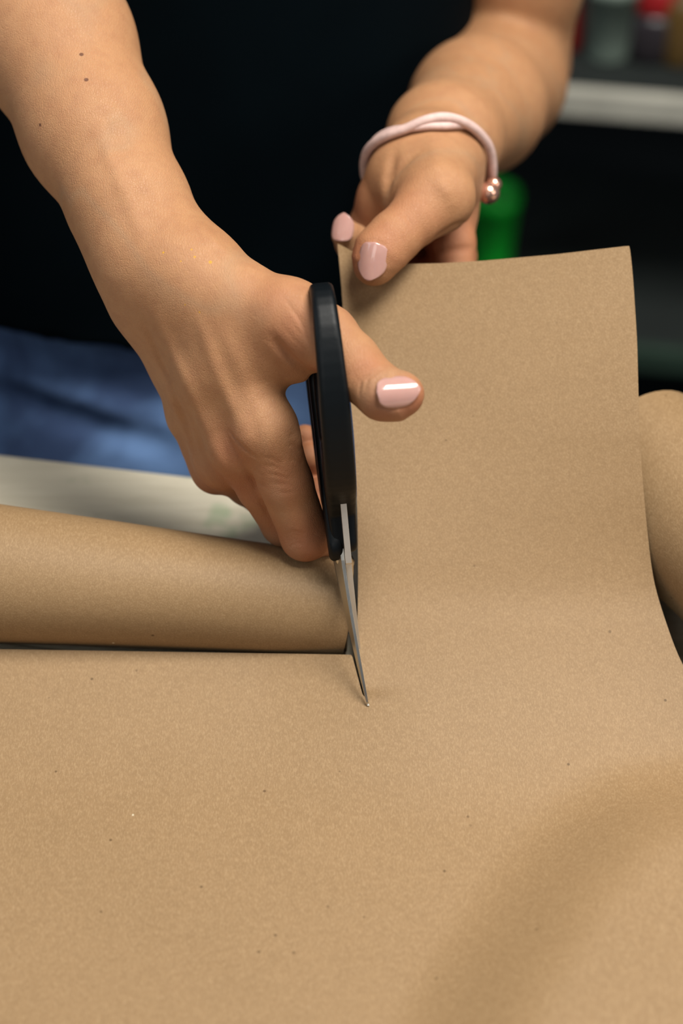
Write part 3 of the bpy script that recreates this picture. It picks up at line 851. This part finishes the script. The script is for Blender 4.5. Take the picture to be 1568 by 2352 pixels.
c1 = ((880, 400, .893), (898, 335, .875), (948, 288, .866), (1022, 268, .866), (1088, 294, .876), (1124, 345, .890), (1130, 405, .902), (1112, 440, .915), (1050, 445, .935), (960, 440, .935), (890, 430, .92))
c2 = ((890, 412, .897), (926, 362, .882), (974, 334, .872), (1026, 296, .868), (1078, 298, .880), (1118, 348, .893), (1124, 408, .905), (1106, 446, .918), (1045, 452, .94), (960, 448, .938), (892, 436, .92))
o = sweep('cord', around_wrist(c1, .0027), .0023, M['cord'], None, 10, True); adopt(o, br)
o = sweep('cord', around_wrist(c2, .0024), .0019, M['cord'], None, 10, True); adopt(o, br)
def bead(c, r, name='bead'):
    bm = bmesh.new(); bmesh.ops.create_uvsphere(bm, u_segments=24, v_segments=14, radius=r)
    bmesh.ops.translate(bm, vec=tuple(c), verts=bm.verts); m = bpy.data.meshes.new(name); bm.to_mesh(m); bm.free()
    o = link(name, m, M['bead']); adopt(o, br)
bead(P(1134, 424, .949), .0038); bead(P(1122, 444, .947), .0053)

# ================================================================== SCISSORS
sc = empty('scissors'); 
pv = P(789, 1278, .856)
htop = P(727, 655, .836)
Aax = htop - pv; Aax /= np.linalg.norm(Aax)
view = pv - CAM; view /= np.linalg.norm(view)
Nax = np.cross(Aax, view); Nax /= np.linalg.norm(Nax)
if Nax[0] < 0: Nax = -Nax
Bax = np.cross(Nax, Aax); Bax /= np.linalg.norm(Bax)
if Bax @ view > 0: Bax = -Bax
tw = math.radians(2.5)                                       # slight turn so the left faces show
Bn = Bax * math.cos(tw) + Nax * math.sin(tw); Nn = Nax * math.cos(tw) - Bax * math.sin(tw)
Bax, Nax = Bn, Nn
FR = np.stack([Aax, Bax, Nax])                               # rows: local axes
sc.location = tuple(pv); tag(sc, 'black handled steel scissors in the hand, blades on the paper', 'scissors')
def loc2w(q): return pv + np.asarray(q) @ FR
def rot2(a, b, th):
    return a * math.cos(th) - b * math.sin(th), a * math.sin(th) + b * math.cos(th)
TH1, TH2 = math.radians(2.0), math.radians(-2.0)
def handle(name, ca, cb, la, lb, ang, nofs, nh, neckpts, wall=.0043):
    """loop handle: oval ring (la x lb) tilted by ang plus a neck, extruded along N with rounded edges"""
    neck = np.array(neckpts)
    ts = np.linspace(0, 2 * math.pi, 49)
    ring = []
    for t in ts:
        a = la * math.cos(t); b = lb * math.sin(t) * (1.0 + .22 * math.cos(t))
        x, y = rot2(a, b, ang); ring.append((ca + x, cb + y, 0))
    ring = np.array(ring)
    def f(p):
        q = p.copy(); n = q[:, 2] - (nofs + q[:, 0] * 0); q[:, 2] = 0
        d = polydist(q, ring) - wall
        e = None
        for (x0, y0, r0), (x1, y1, r1) in zip(neck[:-1], neck[1:]):
            s = seg(q, np.array([x0, y0, 0]), np.array([x1, y1, 0]), r0, r1); e = s if e is None else np.minimum(e, s)
        d = smin(d, e, .006)
        hh = nh(q[:, 0]); r = .0022
        dx = np.maximum(d + r, 0); dz = np.maximum(np.abs(n) - hh + r, 0)
        return np.minimum(np.maximum(d + r, np.abs(n) - hh + r), 0) + np.sqrt(dx * dx + dz * dz) - r
    V, Q = surface_nets(f, (-.02, -.07, -.014), (.145, .07, .018), .0011)
    V = project(f, V, 2)
    o = link(name, mesh_np(name, pv + V @ FR, Q), M['black_plastic'].m); adopt(o, sc); return o
handle('handle', .0735, .0185, .041, .0192, math.radians(5), .0008, lambda a: np.interp(a, [0, .03, .07, .12], [.0052, .0064, .0062, .0048]),
       [(.045, .012, .008), (.030, .008, .0075), (.022, .0015, .0066), (.008, .0005, .0062)])
handle('handle', .0665, -.0235, .044, .0175, math.radians(-6), -.0032, lambda a: np.interp(a, [0, .03, .07, .12], [.0030, .0036, .0040, .0040]),
       [(.040, -.012, .008), (.022, -.006, .0085), (.006, .000, .0075)])
def blade(name, th, n0, n1, length, tang, side, mat, spine_mat, name_hi=False):
    """n0 inner face, n1 outer face at the spine; spine on +B*side, edge on the other"""
    st = np.linspace(-length, tang, 48); V = []; F = []
    for a in st:
        if a < 0:
            u = -a / length
            wsp = .0058 * (1 - u) ** .55 * (1 if u < 1 else 0) + .0006
            wed = .0050 * (1 - u) ** .9 + .0003
            sp = wsp - .0015 * u; ed = -wed
        else:
            sp = (.0098 if name_hi else .0062) - .02 * a; ed = -.0060 + .05 * a
        th_s = (n1 - n0) * (1 - .35 * max(0, -a / length))
        prof = [(sp, n0), (sp, n0 + th_s), (ed + (sp - ed) * .35, n0 + th_s * .85), (ed, n0 + th_s * .12), (ed, n0)]
        for b, n in prof:
            x, y = rot2(a, b * side, th); V.append(loc2w((x, y, n + (.0042 * (max(0, -a) / length) ** 1.3 if not name_hi else .002 * max(0, -a) / length) - (sp - b) * (.38 if not name_hi else 0.0))))
    k = 5
    for i in range(len(st) - 1):
        for j in range(k):
            l = (j + 1) % k; F.append((i * k + j, i * k + l, (i + 1) * k + l, (i + 1) * k + j))
    F.append(tuple(range(k))); F.append(tuple((len(st) - 1) * k + j for j in range(k)))
    m = mesh(name, V, F); m.materials.append(mat); m.materials.append(spine_mat)
    bm = bmesh.new(); bm.from_mesh(m); bmesh.ops.recalc_face_normals(bm, faces=bm.faces); bm.to_mesh(m); bm.free()
    o = bpy.data.objects.new(name, m); SC.collection.objects.link(o); adopt(o, sc)
    for p in m.polygons:
        if p.index < (len(st) - 1) * k and p.index % k == 0: p.material_index = 1
    bv = o.modifiers.new('b', 'BEVEL'); bv.width = .00025; bv.segments = 2; bv.limit_method = 'ANGLE'
    return o
# blade of the finger handle: rises over the paper and ends in the visible tip
b_up = blade('blade', math.radians(-7), .0000, -.0015, .0655, .014, 1, M['steel'].m, M['steel'].m)
b_dn = blade('blade', math.radians(11), .0002, .0028, .062, .030, 1, M['steel'].m, M['steel_spine'].m, True)
def screw():
    V = []; n = 24; F = []
    prof = [(.0034, -.0022), (.0034, -.0030), (.0028, -.0036), (.0012, -.0038)]
    for r, z in prof:
        for i in range(n):
            t = 2 * math.pi * i / n; V.append(loc2w((r * math.cos(t), r * math.sin(t), z)))
    for j in range(len(prof) - 1):
        for i in range(n): k = (i + 1) % n; F.append((j * n + i, j * n + k, (j + 1) * n + k, (j + 1) * n + i))
    F.append(tuple(3 * n + i for i in range(n)))
    o = link('screw', mesh('screw', V, F), M['steel'].m); adopt(o, sc)
screw()

# ================================================================== BACKGROUND SHELF
BR = math.radians(-9)
SX, SY = .75, 1.60
rk = empty('shelf_rack', (SX, SY, 0)); tag(rk, 'blurred dark storage rack with pale shelf edge behind the person', 'shelf')
def rk_at(dx, dy): return SX + dx * math.cos(BR) - dy * math.sin(BR), SY + dx * math.sin(BR) + dy * math.cos(BR)
dk = plain('dark_shelf_board', (.012, .017, .016), .7).m; pale = plain('pale_shelf_edge', (.50, .49, .42), .6).m
for z, mt in ((.505, pale), (.235, plain('green_grey_shelf_edge', (.02, .045, .03), .7).m), (.98, pale)):
    o = box('shelf_board', (SX, SY, z), (1.3, .30, .022), dk, None, .001, BR); adopt(o, rk)
    x, y = rk_at(0, -.156); o = box('shelf_edge', (x, y, z), (1.3, .012, .026), mt, None, .002, BR); adopt(o, rk)
mtp = plain('dark_metal_post', (.02, .022, .024), .5, .4).m
for dx, dy in ((-.665, -.14), (.665, -.14), (-.665, .14), (.665, .14)):
    x, y = rk_at(dx, dy); o = box('post', (x, y, .5), (.028, .028, 1.0), mtp, None, .002, BR); adopt(o, rk)
def bottle(name, x, y, z, r, h, col, label, cat='bottle', rough=.35):
    return tag(lathe(name, [(r * .9, 0), (r, .004), (r, h * .62), (r * .8, h * .72), (r * .35, h * .8), (r * .35, h * .93), (r * .4, h * .94), (r * .4, h)], (x, y, z), plain(name + '_paint', col, rough).m), label, cat)
def pot(name, x, y, z, r, h, col, label, cat):
    return tag(lathe(name, [(r * .75, 0), (r * .78, .004), (r, h * .85), (r * 1.06, h * .86), (r * 1.06, h), (r * .96, h), (r * .92, h * .6), (.01, h * .55)], (x, y, z), plain(name + '_glaze', col, .4).m), label, cat)
Z1 = .5165; Z0 = .2465
def spot(px, dy, z):
    """shelf place seen at photo column px, dy behind the shelf edge"""
    x, y = .25, 1.5
    for _ in range(8):
        t = (x - SX) / math.cos(BR); y = SY + t * math.sin(BR) + (dy - .15) / math.cos(BR)
        d = y * CP + (TABLE_Z + CAM_H - z) * SP; x = (px - W / 2) / FPX * d
    return x, y
x, y = spot(1338, .10, Z1); bottle('green_bottle', x, y, Z1, .024, .20, (.0, .11, .05), 'dark green bottle on the shelf beside the forearm')
x, y = spot(1302, .07, Z1); bottle('red_bottle', x, y, Z1, .015, .075, (.22, .012, .01), 'small dark red bottle on the shelf half behind the elbow')
x, y = spot(1392, .06, Z1); pot('grey_pot', x, y, Z1, .026, .075, (.20, .26, .22), 'small grey green pot near the shelf edge', 'pot')
x, y = spot(1490, .07, Z1); jr = lathe('jar', [(.024, 0), (.027, .004), (.027, .040), (.022, .046)], (x, y, Z1), plain('dark_jar_glass', (.03, .025, .03), .3).m); tag(jr, 'dark jar with a red lid on the shelf', 'jar')
ld = lathe('lid', [(.0235, .046), (.0245, .050), (.0245, .070), (.021, .073)], (x, y, Z1), plain('red_lid_paint', (.32, .012, .015), .4).m); ld.parent = jr
x, y = spot(1555, .06, Z1); bottle('brown_bottle', x, y, Z1, .018, .085, (.12, .07, .02), 'brown bottle at the photo edge on the shelf', 'bottle')
x, y = spot(1500, .20, Z1); o = box('storage_box', (x, y, Z1 + .061), (.115, .09, .12), plain('mauve_grey_card', (.23, .21, .25), .7).m, None, .004, BR); tag(o, 'mauve grey cardboard box at the shelf back', 'box')
x, y = spot(1128, .10, Z0); pot('green_pot', x, y, Z0, .023, .092, (.01, .70, .05), 'bright green plastic pot low in the rack behind the wrist', 'pot')
